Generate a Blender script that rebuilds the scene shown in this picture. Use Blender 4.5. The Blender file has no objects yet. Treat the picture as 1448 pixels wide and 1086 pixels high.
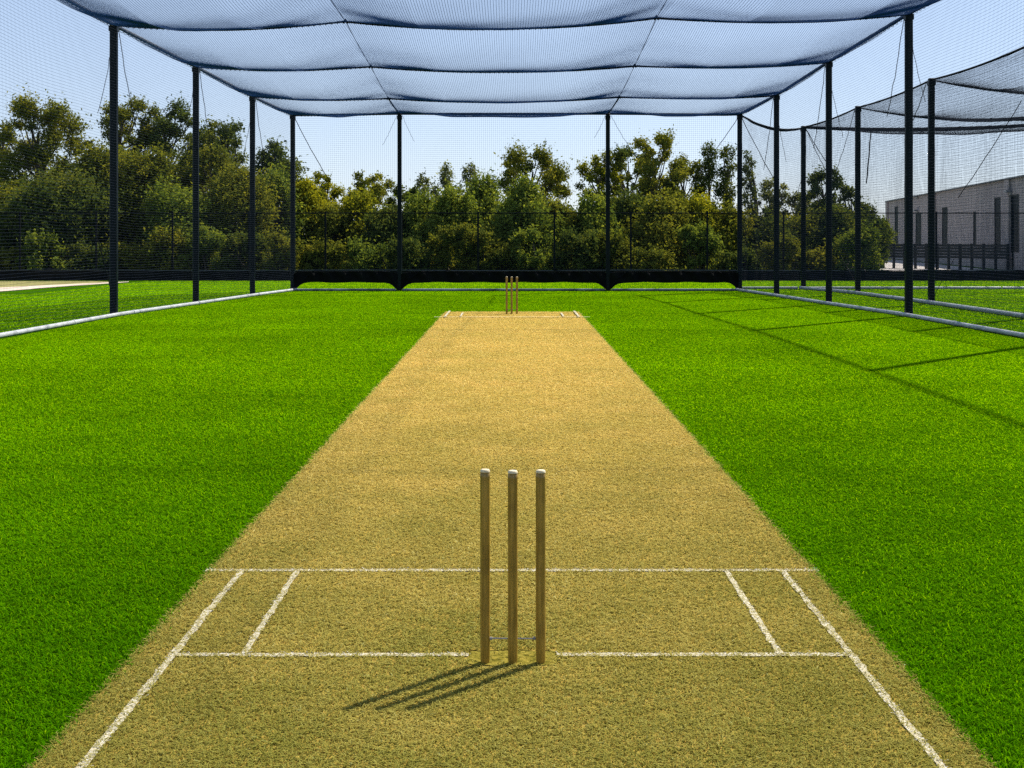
import bpy, math, random
import numpy as np
from mathutils import Vector

rng = np.random.default_rng(7)
random.seed(7)
PI = math.pi
scene = bpy.context.scene
COL = scene.collection

# ------------------------------------------------------------------ camera measures
F = 1856.0            # focal length in photo pixels
CX, HY = 724.0, 337.0  # vanishing point of the pitch
CAMH = 1.588

def gx(px, d):
    return (px - CX) * d / F

def gd(py):
    return F * CAMH / (py - HY)

def hz(py, d):
    return CAMH + (HY - py) * d / F

# ------------------------------------------------------------------ mesh helpers
def new_mesh(name, verts, faces, mat=None, smooth=False, tint=None):
    """verts (N,3), faces (M,k) array or list of such arrays"""
    verts = np.asarray(verts, dtype=np.float32)
    if isinstance(faces, np.ndarray):
        faces = [faces]
    faces = [np.asarray(f, dtype=np.int32) for f in faces if len(f)]
    me = bpy.data.meshes.new(name)
    me.vertices.add(len(verts))
    me.vertices.foreach_set("co", verts.ravel())
    idx = np.concatenate([f.ravel() for f in faces])
    tot = np.concatenate([np.full(len(f), f.shape[1], dtype=np.int32) for f in faces])
    st = np.concatenate([[0], np.cumsum(tot)[:-1]]).astype(np.int32)
    me.loops.add(len(idx))
    me.loops.foreach_set("vertex_index", idx)
    me.polygons.add(len(tot))
    me.polygons.foreach_set("loop_start", st)
    me.polygons.foreach_set("loop_total", tot)
    sm = bool(smooth or tint is not None or len(verts) > 60000)
    me.polygons.foreach_set("use_smooth", np.full(len(tot), sm, dtype=bool))
    if tint is not None:
        a = me.attributes.new("tint", 'FLOAT', 'POINT')
        a.data.foreach_set("value", np.asarray(tint, dtype=np.float32))
    me.update(calc_edges=True)
    if mat:
        me.materials.append(mat)
    return me

def link(name, me, parent=None, loc=None):
    o = bpy.data.objects.new(name, me)
    COL.objects.link(o)
    if parent is not None:
        o.parent = parent
    if loc is not None:
        o.location = loc
    return o

def tag(o, label=None, cat=None, group=None, kind=None):
    if label: o["label"] = label
    if cat: o["category"] = cat
    if group: o["group"] = group
    if kind: o["kind"] = kind
    return o

def empty(name, loc, label, cat, group=None):
    o = bpy.data.objects.new(name, None)
    COL.objects.link(o)
    o.location = loc
    o.empty_display_size = 0.2
    return tag(o, label, cat, group)

def part(name, geo, mat, parent, smooth=False, tint=None):
    """geo given in world coordinates; shifted into the parent's space"""
    v, f = geo
    v = np.asarray(v, dtype=np.float64)
    p = parent
    while p is not None:
        v = v - np.array(p.location)
        p = p.parent
    return link(name, new_mesh(name, v, f, mat, smooth, tint), parent)

def merge(geos):
    vs, fs, off = [], [], 0
    for v, f in geos:
        v = np.asarray(v, dtype=np.float64)
        vs.append(v)
        if isinstance(f, np.ndarray):
            f = [f]
        for a in f:
            if len(a):
                fs.append(np.asarray(a) + off)
        off += len(v)
    return np.concatenate(vs), fs

def tubes(pts, r, n=3):
    """pts (N,S,3) polylines; r scalar, (S,) or (N,S); n-sided tubes, open ended"""
    pts = np.asarray(pts, dtype=np.float64)
    if pts.ndim == 2:
        pts = pts[None]
    N, S, _ = pts.shape
    t = np.gradient(pts, axis=1)
    t /= np.linalg.norm(t, axis=2, keepdims=True) + 1e-9
    mean_t = np.abs(t).mean(axis=(0, 1))
    ref = np.zeros(3); ref[int(np.argmin(mean_t))] = 1.0
    a = np.cross(t, ref); a /= np.linalg.norm(a, axis=2, keepdims=True) + 1e-9
    b = np.cross(t, a)
    r = np.broadcast_to(np.asarray(r, dtype=np.float64), (N, S))[..., None, None]
    ang = np.arange(n) * 2 * PI / n + 0.4
    ring = np.cos(ang)[None, None, :, None] * a[:, :, None, :] + np.sin(ang)[None, None, :, None] * b[:, :, None, :]
    v = pts[:, :, None, :] + ring * r
    base = (np.arange(N)[:, None, None] * S + np.arange(S - 1)[None, :, None]) * n
    k = np.arange(n)[None, None, :]
    k2 = (k + 1) % n
    f = np.stack([base + k, base + k2, base + n + k2, base + n + k], axis=-1).reshape(-1, 4)
    return v.reshape(-1, 3), f

def capped_tube(pts, r, n=8):
    v, f = tubes(pts, r, n)
    S = len(pts)
    caps = np.array([list(range(n))[::-1], list(range((S - 1) * n, S * n))], dtype=np.int32)
    return v, [f, caps]

def box(x0, x1, y0, y1, z0, z1):
    v = np.array([[x, y, z] for z in (z0, z1) for y in (y0, y1) for x in (x0, x1)], dtype=np.float64)
    f = np.array([[0, 2, 3, 1], [4, 5, 7, 6], [0, 1, 5, 4], [2, 6, 7, 3], [0, 4, 6, 2], [1, 3, 7, 5]])
    return v, f

def bevel_post(x, y, z0, z1, w, ang=0.0, b=0.18):
    """square tube with chamfered corners, a cap and a base plate"""
    h = w / 2; c = h * b * 1.6
    prof = [(h, -h + c), (h, h - c), (h - c, h), (-h + c, h), (-h, h - c), (-h, -h + c), (-h + c, -h), (h - c, -h)]
    rings = [(z0, 1.0), (z1 - 0.012, 1.0), (z1, 0.82)]
    ca, sa = math.cos(ang), math.sin(ang)
    v = []
    for z, s in rings:
        for px, py in prof:
            v.append((x + s * (px * ca - py * sa), y + s * (px * sa + py * ca), z))
    n = 8
    f = [[i * n + k, i * n + (k + 1) % n, (i + 1) * n + (k + 1) % n, (i + 1) * n + k] for i in range(2) for k in range(n)]
    cap = np.array([[2 * n + k for k in range(n)]])
    g = [(np.array(v), [np.array(f), cap])]
    q = w * 0.85
    g.append(box(x - q, x + q, y - q, y + q, z0, z0 + 0.018))
    for sx in (-1, 1):
        for sy in (-1, 1):
            g.append(box(x + sx * q * .8 - .012, x + sx * q * .8 + .012, y + sy * q * .8 - .012, y + sy * q * .8 + .012, z0 + .018, z0 + .04))
    # clamp collar under the top
    g.append(box(x - h - .012, x + h + .012, y - h - .012, y + h + .012, z1 - .17, z1 - .06))
    return merge(g)

def lathe(profile, x, y, n=20):
    v = []
    for r, z in profile:
        for k in range(n):
            a = 2 * PI * k / n
            v.append((x + r * math.cos(a), y + r * math.sin(a), z))
    f = [[i * n + k, i * n + (k + 1) % n, (i + 1) * n + (k + 1) % n, (i + 1) * n + k] for i in range(len(profile) - 1) for k in range(n)]
    cap = np.array([[(len(profile) - 1) * n + k for k in range(n)]])
    return np.array(v), [np.array(f), cap]

def grid(P, nu, nv):
    u = np.linspace(0, 1, nu); v = np.linspace(0, 1, nv)
    U, V = np.meshgrid(u, v, indexing='ij')
    pts = P(U.ravel(), V.ravel())
    i = np.arange(nu - 1)[:, None] * nv + np.arange(nv - 1)[None, :]
    f = np.stack([i, i + nv, i + nv + 1, i + 1], axis=-1).reshape(-1, 4)
    return pts, f

def net(P, nu, nv, su, sv, r, r2=None):
    """P(u,v)->points; nu strands at constant u (running along v, sv segments) and nv strands at constant v"""
    u = np.linspace(0, 1, nu); v = np.linspace(0, 1, sv + 1)
    U, V = np.meshgrid(u, v, indexing='ij')
    a = P(U.ravel(), V.ravel()).reshape(nu, sv + 1, 3)
    v = np.linspace(0, 1, nv); u = np.linspace(0, 1, su + 1)
    V, U = np.meshgrid(v, u, indexing='ij')
    b = P(U.ravel(), V.ravel()).reshape(nv, su + 1, 3)
    return merge([tubes(a, r), tubes(b, r2 or r)])

def sagline(p, q, sag, n=16, wig=0.0):
    t = np.linspace(0, 1, n)[:, None]
    p = np.array(p, float); q = np.array(q, float)
    pts = p * (1 - t) + q * t
    pts[:, 2] -= (4 * sag * t * (1 - t))[:, 0]
    if wig:
        pts[1:-1] += rng.normal(0, wig, (n - 2, 3))
    return pts

# ------------------------------------------------------------------ materials
def mat_new(name):
    m = bpy.data.materials.new(name)
    m.use_nodes = True
    nt = m.node_tree
    nt.nodes.clear()
    out = nt.nodes.new("ShaderNodeOutputMaterial")
    return m, nt, out

def nd(nt, t, **kw):
    n = nt.nodes.new(t)
    for k, v in kw.items():
        if k.startswith("i_"):
            n.inputs[k[2:].replace("_", " ")].default_value = v
        else:
            setattr(n, k, v)
    return n

def ramp(nt, stops, fac=None):
    n = nt.nodes.new("ShaderNodeValToRGB")
    e = n.color_ramp.elements
    while len(e) < len(stops):
        e.new(0.5)
    for el, (p, c) in zip(e, stops):
        el.position = p
        el.color = (*c, 1) if len(c) == 3 else c
    if fac is not None:
        nt.links.new(fac, n.inputs[0])
    return n

def noise(nt, scale, detail=4, rough=0.55, vec=None):
    n = nt.nodes.new("ShaderNodeTexNoise")
    n.inputs["Scale"].default_value = scale
    n.inputs["Detail"].default_value = detail
    n.inputs["Roughness"].default_value = rough
    if vec is not None:
        nt.links.new(vec, n.inputs["Vector"])
    return n

def worldpos(nt):
    return nt.nodes.new("ShaderNodeNewGeometry").outputs["Position"]

def mix(nt, a, b, fac, mode='MIX'):
    n = nt.nodes.new("ShaderNodeMix")
    n.data_type = 'RGBA'
    n.blend_type = mode
    for sock, val in ((n.inputs[6], a), (n.inputs[7], b), (n.inputs[0], fac)):
        if isinstance(val, bpy.types.NodeSocket):
            nt.links.new(val, sock)
        elif isinstance(val, (int, float)):
            sock.default_value = val
        else:
            sock.default_value = (*val, 1)
    return n.outputs[2]

def simple(name, stops, scale=8, rough=0.6, detail=5, bump=0.0, bscale=60, metallic=0.0, spec=0.5, stretch=None):
    m, nt, out = mat_new(name)
    pos = worldpos(nt)
    if stretch:
        mp = nd(nt, "ShaderNodeMapping")
        mp.inputs["Scale"].default_value = stretch
        nt.links.new(pos, mp.inputs["Vector"])
        pos = mp.outputs[0]
    nz = noise(nt, scale, detail, 0.6, pos)
    rp = ramp(nt, stops, nz.outputs["Fac"])
    b = nd(nt, "ShaderNodeBsdfPrincipled")
    nt.links.new(rp.outputs[0], b.inputs["Base Color"])
    b.inputs["Roughness"].default_value = rough
    b.inputs["Metallic"].default_value = metallic
    b.inputs["Specular IOR Level"].default_value = spec
    if bump:
        bn = noise(nt, bscale, 4, 0.6, pos)
        bm = nd(nt, "ShaderNodeBump")
        bm.inputs["Strength"].default_value = bump
        bm.inputs["Distance"].default_value = 0.01
        nt.links.new(bn.outputs["Fac"], bm.inputs["Height"])
        nt.links.new(bm.outputs[0], b.inputs["Normal"])
    nt.links.new(b.outputs[0], out.inputs[0])
    return m

def fibre_mat(name, stops, patch, patch_stops, transl=0.35, tcol=None, scale2=0.35, gloss=0.0, painted_falloff=None):
    """grass blades / leaves: colour by each blade's own tint and by wide soft patches"""
    m, nt, out = mat_new(name)
    at = nd(nt, "ShaderNodeAttribute", attribute_name="tint")
    rp = ramp(nt, stops, at.outputs["Fac"])
    pos = worldpos(nt)
    nz = noise(nt, scale2, 3, 0.6, pos)
    rp2 = ramp(nt, patch_stops, nz.outputs["Fac"])
    col = mix(nt, rp.outputs[0], rp2.outputs[0], patch, 'MULTIPLY')
    if painted_falloff:  # vignette-like brightness falloff painted into the colour: darker near, brighter far
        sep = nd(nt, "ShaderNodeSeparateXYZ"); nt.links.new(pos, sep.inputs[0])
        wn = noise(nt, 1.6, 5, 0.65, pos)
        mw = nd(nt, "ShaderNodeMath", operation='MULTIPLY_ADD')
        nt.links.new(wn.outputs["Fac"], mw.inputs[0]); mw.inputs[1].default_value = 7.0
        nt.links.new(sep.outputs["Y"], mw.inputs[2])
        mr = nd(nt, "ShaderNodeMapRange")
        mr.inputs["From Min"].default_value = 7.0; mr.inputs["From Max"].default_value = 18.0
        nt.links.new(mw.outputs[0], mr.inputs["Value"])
        wr = ramp(nt, [(0.0, painted_falloff[0]), (1.0, painted_falloff[1])], mr.outputs[0])
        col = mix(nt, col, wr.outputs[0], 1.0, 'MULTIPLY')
    d = nd(nt, "ShaderNodeBsdfDiffuse")
    nt.links.new(col, d.inputs["Color"])
    t = nd(nt, "ShaderNodeBsdfTranslucent")
    if tcol:
        tc = mix(nt, col, tcol, 1.0, 'MULTIPLY')
        nt.links.new(tc, t.inputs["Color"])
    else:
        nt.links.new(col, t.inputs["Color"])
    mx = nd(nt, "ShaderNodeMixShader")
    mx.inputs[0].default_value = transl
    nt.links.new(d.outputs[0], mx.inputs[1])
    nt.links.new(t.outputs[0], mx.inputs[2])
    res = mx.outputs[0]
    if gloss:
        g = nd(nt, "ShaderNodeBsdfGlossy")
        g.inputs["Roughness"].default_value = 0.45
        g.inputs["Color"].default_value = (1, 1, 1, 1)
        m2 = nd(nt, "ShaderNodeMixShader")
        m2.inputs[0].default_value = gloss
        nt.links.new(res, m2.inputs[1])
        nt.links.new(g.outputs[0], m2.inputs[2])
        res = m2.outputs[0]
    nt.links.new(res, out.inputs[0])
    return m

M = {}
# --- turf ground sheet
m, nt, out = mat_new("turf_ground")
pos = worldpos(nt)
n1 = noise(nt, 0.35, 3, 0.6, pos)
n2 = noise(nt, 130, 3, 0.7, pos)
n3 = noise(nt, 7, 4, 0.6, pos)
r1 = ramp(nt, [(0.3, (0.040, 0.120, 0.001)), (0.7, (0.060, 0.165, 0.001))], n1.outputs["Fac"])
r2 = ramp(nt, [(0.3, (0.45, 0.45, 0.45)), (0.65, (1.0, 1.0, 1.0))], n2.outputs["Fac"])
r3 = ramp(nt, [(0.3, (0.75, 0.75, 0.75)), (0.65, (1.0, 1.0, 1.0))], n3.outputs["Fac"])
c = mix(nt, r1.outputs[0], r2.outputs[0], 1.0, 'MULTIPLY')
c = mix(nt, c, r3.outputs[0], 1.0, 'MULTIPLY')
b = nd(nt, "ShaderNodeBsdfPrincipled")
b.inputs["Roughness"].default_value = 0.9
b.inputs["Specular IOR Level"].default_value = 0.0
nt.links.new(c, b.inputs["Base Color"])
bm = nd(nt, "ShaderNodeBump")
bm.inputs["Strength"].default_value = 0.8
bm.inputs["Distance"].default_value = 0.02
nt.links.new(n2.outputs["Fac"], bm.inputs["Height"])
nt.links.new(bm.outputs[0], b.inputs["Normal"])
nt.links.new(b.outputs[0], out.inputs[0])
M["turf"] = m

# --- pitch sheet
m, nt, out = mat_new("pitch_mat")
pos = worldpos(nt)
n1 = noise(nt, 0.8, 4, 0.6, pos)
n2 = noise(nt, 150, 3, 0.7, pos)
n3 = noise(nt, 5, 5, 0.65, pos)
r1 = ramp(nt, [(0.3, (0.48, 0.345, 0.07)), (0.7, (0.66, 0.46, 0.11))], n1.outputs["Fac"])
r2 = ramp(nt, [(0.3, (0.5, 0.48, 0.4)), (0.65, (1.0, 1.0, 1.0))], n2.outputs["Fac"])
r3 = ramp(nt, [(0.3, (0.72, 0.78, 0.6)), (0.6, (1.0, 1.0, 1.0))], n3.outputs["Fac"])
c = mix(nt, r1.outputs[0], r2.outputs[0], 1.0, 'MULTIPLY')
c = mix(nt, c, r3.outputs[0], 0.8, 'MULTIPLY')
b = nd(nt, "ShaderNodeBsdfPrincipled")
b.inputs["Roughness"].default_value = 0.9
b.inputs["Specular IOR Level"].default_value = 0.0
nt.links.new(c, b.inputs["Base Color"])
bm = nd(nt, "ShaderNodeBump")
bm.inputs["Strength"].default_value = 0.8
bm.inputs["Distance"].default_value = 0.015
nt.links.new(n2.outputs["Fac"], bm.inputs["Height"])
nt.links.new(bm.outputs[0], b.inputs["Normal"])
nt.links.new(b.outputs[0], out.inputs[0])
M["pitch"] = m

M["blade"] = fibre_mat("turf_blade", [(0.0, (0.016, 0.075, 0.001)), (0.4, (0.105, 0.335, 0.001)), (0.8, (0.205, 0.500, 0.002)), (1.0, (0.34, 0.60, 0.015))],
                       1.0, [(0.3, (0.78, 0.76, 0.7)), (0.7, (1.18, 1.1, 1.0))], 0.48, (1.55, 1.15, 0.3), 0.35, 0.0, ((0.60, 0.74, 0.9), (1.75, 1.42, 1.0)))  # last pair: light falloff put into the blade colour, near then far
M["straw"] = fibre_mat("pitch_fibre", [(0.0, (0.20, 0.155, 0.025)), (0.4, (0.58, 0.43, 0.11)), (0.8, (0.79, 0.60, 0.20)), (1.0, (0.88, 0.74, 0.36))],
                       1.0, [(0.3, (0.85, 0.90, 0.82)), (0.62, (1.0, 1.0, 1.0))], 0.3, None, 1.1, 0.0, ((0.50, 0.60, 0.42), (1.38, 1.35, 1.38)))  # last pair: painted light falloff plus the mat's own olive-to-straw change
M["paint"] = fibre_mat("painted_fibre", [(0.0, (0.36, 0.30, 0.18)), (0.5, (0.60, 0.56, 0.46)), (1.0, (0.80, 0.78, 0.72))],
                       0.3, [(0.3, (0.8, 0.8, 0.75)), (0.6, (1, 1, 1))], 0.15)
m, nt, out = mat_new("painted_line")
pos = worldpos(nt)
n2 = noise(nt, 110, 4, 0.75, pos)
rp = ramp(nt, [(0.42, (0.36, 0.29, 0.11)), (0.60, (0.64, 0.61, 0.52))], n2.outputs["Fac"])
b = nd(nt, "ShaderNodeBsdfDiffuse")
nt.links.new(rp.outputs[0], b.inputs["Color"])
nt.links.new(b.outputs[0], out.inputs[0])
M["line"] = m
m, nt, out = mat_new("faint_line")
pos = worldpos(nt)
n2 = noise(nt, 30, 4, 0.7, pos)
rp = ramp(nt, [(0.40, (0.60, 0.48, 0.22)), (0.66, (0.80, 0.75, 0.58))], n2.outputs["Fac"])
b = nd(nt, "ShaderNodeBsdfDiffuse")
nt.links.new(rp.outputs[0], b.inputs["Color"])
nt.links.new(b.outputs[0], out.inputs[0])
M["faint"] = m

M["post"] = simple("powder_coated_steel", [(0.3, (0.0016, 0.005, 0.0075)), (0.7, (0.003, 0.008, 0.0115))], 3, 0.45, bump=0.1, bscale=40, spec=0.14)
M["rail"] = simple("galvanised_rail", [(0.3, (0.045, 0.050, 0.055)), (0.7, (0.09, 0.095, 0.10))], 4, 0.4, bump=0.1)
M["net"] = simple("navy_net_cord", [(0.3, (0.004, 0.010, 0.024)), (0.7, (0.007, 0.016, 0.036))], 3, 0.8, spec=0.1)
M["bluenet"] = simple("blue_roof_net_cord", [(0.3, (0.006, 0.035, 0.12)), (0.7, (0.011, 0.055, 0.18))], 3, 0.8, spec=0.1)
M["rope"] = simple("black_rope", [(0.3, (0.003, 0.004, 0.006)), (0.7, (0.007, 0.009, 0.012))], 40, 0.85, spec=0.1)
M["skirt"] = simple("black_shade_cloth", [(0.3, (0.002, 0.0025, 0.003)), (0.6, (0.006, 0.007, 0.007)), (0.8, (0.016, 0.016, 0.015))], 3, 0.9, bump=0.4, bscale=25, spec=0.1)
M["screen"] = simple("dark_fence_screen", [(0.35, (0.004, 0.005, 0.005)), (0.65, (0.012, 0.012, 0.011)), (0.85, (0.03, 0.029, 0.022))], 2.2, 0.9, bump=0.5, bscale=14, spec=0.1)
M["pipe"] = simple("white_base_pipe", [(0.25, (0.22, 0.23, 0.24)), (0.5, (0.42, 0.43, 0.45)), (0.8, (0.56, 0.57, 0.59))], 5, 0.45, bump=0.2, bscale=30)
M["bpipe"] = simple("weathered_base_pipe", [(0.35, (0.05, 0.06, 0.075)), (0.6, (0.28, 0.31, 0.36)), (0.75, (0.45, 0.47, 0.5))], 1.3, 0.5)
M["bark"] = simple("bark", [(0.3, (0.045, 0.034, 0.024)), (0.7, (0.12, 0.092, 0.066))], 6, 0.9, bump=0.5, bscale=20, stretch=(1, 1, 0.25))
M["steel"] = simple("thin_steel", [(0.3, (0.16, 0.15, 0.14)), (0.7, (0.28, 0.27, 0.25))], 30, 0.5, metallic=0.0, spec=0.3)
M["dirt"] = simple("bare_dirt", [(0.3, (0.05, 0.05, 0.008)), (0.5, (0.20, 0.165, 0.025)), (0.75, (0.34, 0.26, 0.05))], 45, 1.0, bump=0.6, bscale=60, spec=0.0)
M["soil"] = simple("dark_soil", [(0.3, (0.010, 0.010, 0.003)), (0.7, (0.04, 0.036, 0.008))], 60, 1.0, spec=0.0)
M["sand"] = simple("sandy_path", [(0.3, (0.42, 0.33, 0.25)), (0.7, (0.62, 0.51, 0.41))], 3, 0.95, bump=0.3)
M["drygrass"] = simple("dry_verge", [(0.3, (0.12, 0.13, 0.02)), (0.7, (0.28, 0.23, 0.06))], 3, 0.95, bump=0.3)
M["pave"] = simple("pale_paving", [(0.3, (0.40, 0.36, 0.33)), (0.7, (0.52, 0.47, 0.43))], 0.8, 0.9)
M["darkwood"] = simple("dark_stained_board", [(0.3, (0.010, 0.016, 0.016)), (0.7, (0.022, 0.030, 0.029))], 4, 0.7)
M["coping"] = simple("dark_metal_coping", [(0.3, (0.05, 0.05, 0.052)), (0.7, (0.08, 0.08, 0.082))], 3, 0.5)
M["glass"] = simple("dark_window_glass", [(0.3, (0.004, 0.007, 0.008)), (0.7, (0.010, 0.014, 0.016))], 1.5, 0.5, spec=0.03)
M["frame"] = simple("dark_window_frame", [(0.3, (0.015, 0.017, 0.018)), (0.7, (0.025, 0.027, 0.028))], 3, 0.6, spec=0.1)
M["lamp"] = simple("grey_wall_lamp", [(0.3, (0.2, 0.2, 0.2)), (0.7, (0.3, 0.3, 0.3))], 3, 0.5)

# wood of the stumps: grain runs up the stump
m, nt, out = mat_new("stump_wood")
pos = worldpos(nt)
mp = nd(nt, "ShaderNodeMapping"); mp.inputs["Scale"].default_value = (1, 1, 0.05)
nt.links.new(pos, mp.inputs["Vector"])
n1 = noise(nt, 110, 5, 0.6, mp.outputs[0])
n2 = noise(nt, 9, 3, 0.6, pos)
r1 = ramp(nt, [(0.28, (0.19, 0.112, 0.011)), (0.5, (0.32, 0.190, 0.024)), (0.75, (0.43, 0.265, 0.048))], n1.outputs["Fac"])
r2 = ramp(nt, [(0.32, (0.62, 0.60, 0.55)), (0.55, (1, 1, 1))], n2.outputs["Fac"])
c = mix(nt, r1.outputs[0], r2.outputs[0], 0.8, 'MULTIPLY')
b = nd(nt, "ShaderNodeBsdfPrincipled")
b.inputs["Roughness"].default_value = 0.38
nt.links.new(c, b.inputs["Base Color"])
bm = nd(nt, "ShaderNodeBump"); bm.inputs["Strength"].default_value = 0.15; bm.inputs["Distance"].default_value = 0.002
nt.links.new(n1.outputs["Fac"], bm.inputs["Height"]); nt.links.new(bm.outputs[0], b.inputs["Normal"])
nt.links.new(b.outputs[0], out.inputs[0])
M["wood"] = m

M["tip"] = simple("sunlit_end_grain", [(0.3, (0.58, 0.47, 0.28)), (0.7, (0.74, 0.63, 0.43))], 60, 0.75)  # end grain, paled to paint in the sunlight on the stump tops
# split-face block wall of the building
m, nt, out = mat_new("block_wall")
pos = worldpos(nt)
sp = nd(nt, "ShaderNodeSeparateXYZ"); nt.links.new(pos, sp.inputs[0])
cb = nd(nt, "ShaderNodeCombineXYZ")
nt.links.new(sp.outputs["Y"], cb.inputs["X"]); nt.links.new(sp.outputs["Z"], cb.inputs["Y"])
br = nd(nt, "ShaderNodeTexBrick")
br.inputs["Scale"].default_value = 1.0
br.inputs["Brick Width"].default_value = 2.4
br.inputs["Row Height"].default_value = 0.22
br.inputs["Mortar Size"].default_value = 0.014
br.inputs["Color1"].default_value = (0.340, 0.300, 0.285, 1)
br.inputs["Color2"].default_value = (0.355, 0.315, 0.300, 1)
br.inputs["Mortar"].default_value = (0.29, 0.257, 0.245, 1)
nt.links.new(cb.outputs[0], br.inputs["Vector"])
nz = noise(nt, 0.5, 5, 0.6, pos)
rp = ramp(nt, [(0.3, (0.93, 0.93, 0.93)), (0.7, (1.03, 1.03, 1.03))], nz.outputs["Fac"])
c = mix(nt, br.outputs["Color"], rp.outputs[0], 1.0, 'MULTIPLY')
b = nd(nt, "ShaderNodeBsdfPrincipled"); b.inputs["Roughness"].default_value = 0.85
nt.links.new(c, b.inputs["Base Color"]); nt.links.new(b.outputs[0], out.inputs[0])
M["block"] = m

def leafmat(name, dark, mid, light, transl=0.42):
    return fibre_mat(name, [(0.0, dark), (0.5, mid), (1.0, light)], 1.0,
                     [(0.3, (0.75, 0.78, 0.8)), (0.7, (1.2, 1.1, 0.9))], transl, (1.35, 1.2, 0.5), 0.5, 0.0)
def LM(n, a, b, c, k=2.2):
    return leafmat(n, tuple(q * k for q in a), tuple(q * k for q in b), tuple(q * k for q in c))
LEAF = {
    "olive": LM("olive_leaves", (0.026, 0.036, 0.008), (0.062, 0.074, 0.013), (0.120, 0.122, 0.020)),
    "dark": LM("dark_leaves", (0.014, 0.024, 0.010), (0.034, 0.050, 0.014), (0.072, 0.084, 0.020)),
    "yellow": LM("yellow_leaves", (0.036, 0.046, 0.006), (0.084, 0.096, 0.009), (0.15, 0.155, 0.012)),
    "green": LM("green_leaves", (0.026, 0.044, 0.010), (0.062, 0.088, 0.018), (0.118, 0.140, 0.028)),
    "grey": LM("greygreen_leaves", (0.028, 0.038, 0.020), (0.062, 0.078, 0.036), (0.12, 0.135, 0.06)),
}

# ------------------------------------------------------------------ setting: ground, pitch, markings
def sheet(name, poly, z, mat, label=None, parent=None, kind="structure"):
    v = np.array([[x, y, z] for x, y in poly])
    o = link(name, new_mesh(name, v, np.array([list(range(len(poly)))]), mat))
    return tag(o, kind=kind)

sheet("ground", [(-300, -40), (300, -40), (300, 500), (-300, 500)], 0.0, M["turf"])
PW, P0, P1 = 1.433, 1.5, 28.3
sheet("pitch", [(-PW, P0), (PW, P0), (PW, P1), (-PW, P1)], 0.004, M["pitch"])

# paint marks: (name, x0, x1, d0, d1, strong)
def ragged(name, x0, x1, d0, d1, mat, z=0.008, j=0.004):
    n = max(4, int((x1 - x0) / 0.05) if (x1 - x0) > (d1 - d0) else int((d1 - d0) / 0.05))
    t = np.linspace(0, 1, n)
    if (x1 - x0) > (d1 - d0):
        a = [(x0 + (x1 - x0) * k, d0 + rng.normal(0, j)) for k in t]
        b = [(x0 + (x1 - x0) * k, d1 + rng.normal(0, j)) for k in t]
    else:
        a = [(x0 + rng.normal(0, j), d0 + (d1 - d0) * k) for k in t]
        b = [(x1 + rng.normal(0, j), d0 + (d1 - d0) * k) for k in t]
    v = np.array([[x, y, z] for x, y in a + b])
    i = np.arange(n - 1)
    f = np.stack([i, i + 1, i + 1 + n, i + n], axis=-1)
    if not (x1 - x0) > (d1 - d0):
        f = f[:, ::-1]
    return tag(link(name, new_mesh(name, v, f, mat)), kind="structure")

LINES = [  # painted near markings: x0,x1,d0,d1
    (-1.46, 1.46, 6.232, 6.274),
    (-1.275, -0.165, 4.965, 5.002), (0.17, 1.275, 4.965, 5.002),
    (-1.301, -1.272, 3.2, 6.235), (1.272, 1.301, 3.2, 6.235),
    (-1.032, -1.006, 4.99, 6.235), (1.006, 1.032, 4.99, 6.235),
]
for k, (x0, x1, d0, d1) in enumerate(LINES):
    o = ragged("crease_line", x0, x1, d0, d1, M["line"], z=0.008 + 0.0004 * k, j=0.003)
for x0, x1, d0, d1, mm in [(-1.36, -1.315, 26.2, 28.25, "line"), (1.315, 1.36, 26.2, 28.25, "line"),
                           (-1.05, -1.01, 26.3, 27.5, "line"), (1.01, 1.05, 26.3, 27.5, "line")]:
    ragged("crease_line", x0, x1, d0, d1, M[mm], z=0.03, j=0.002)
ragged("crease_line", -1.55, 1.55, 26.12, 26.19, M["faint"], z=0.024, j=0.004)

# bare trimmed patch round the near stumps
pv = []
for a in np.linspace(0, 2 * PI, 40, endpoint=False):
    ca, sa = math.cos(a), math.sin(a)
    s = (abs(ca) ** 6 + abs(sa) ** 6) ** (-1 / 6)
    pv.append((-0.002 + 0.168 * ca * s + rng.normal(0, 0.004), 4.945 + 0.085 * sa * s + rng.normal(0, 0.004)))
sheet("bare_patch", pv, 0.0075, M["dirt"])
sheet("soil", [(-0.002 + (a + 0.002) * 1.01 + rng.normal(0, .006), 4.955 + (b_ - 4.945) * 1.12 + rng.normal(0, .007)) for a, b_ in pv], 0.006, M["soil"])

# ------------------------------------------------------------------ turf blades and pitch fibres
def in_lines(x, d, grow=0.0):
    m_ = np.zeros(len(x), bool)
    for x0, x1, d0, d1 in LINES:
        m_ |= (x > x0 - grow) & (x < x1 + grow) & (d > d0 - grow) & (d < d1 + grow)
    return m_

def in_patch(x, d):
    return (np.abs(x + 0.002) < 0.165) & (np.abs(d - 4.95) < 0.10)

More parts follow.
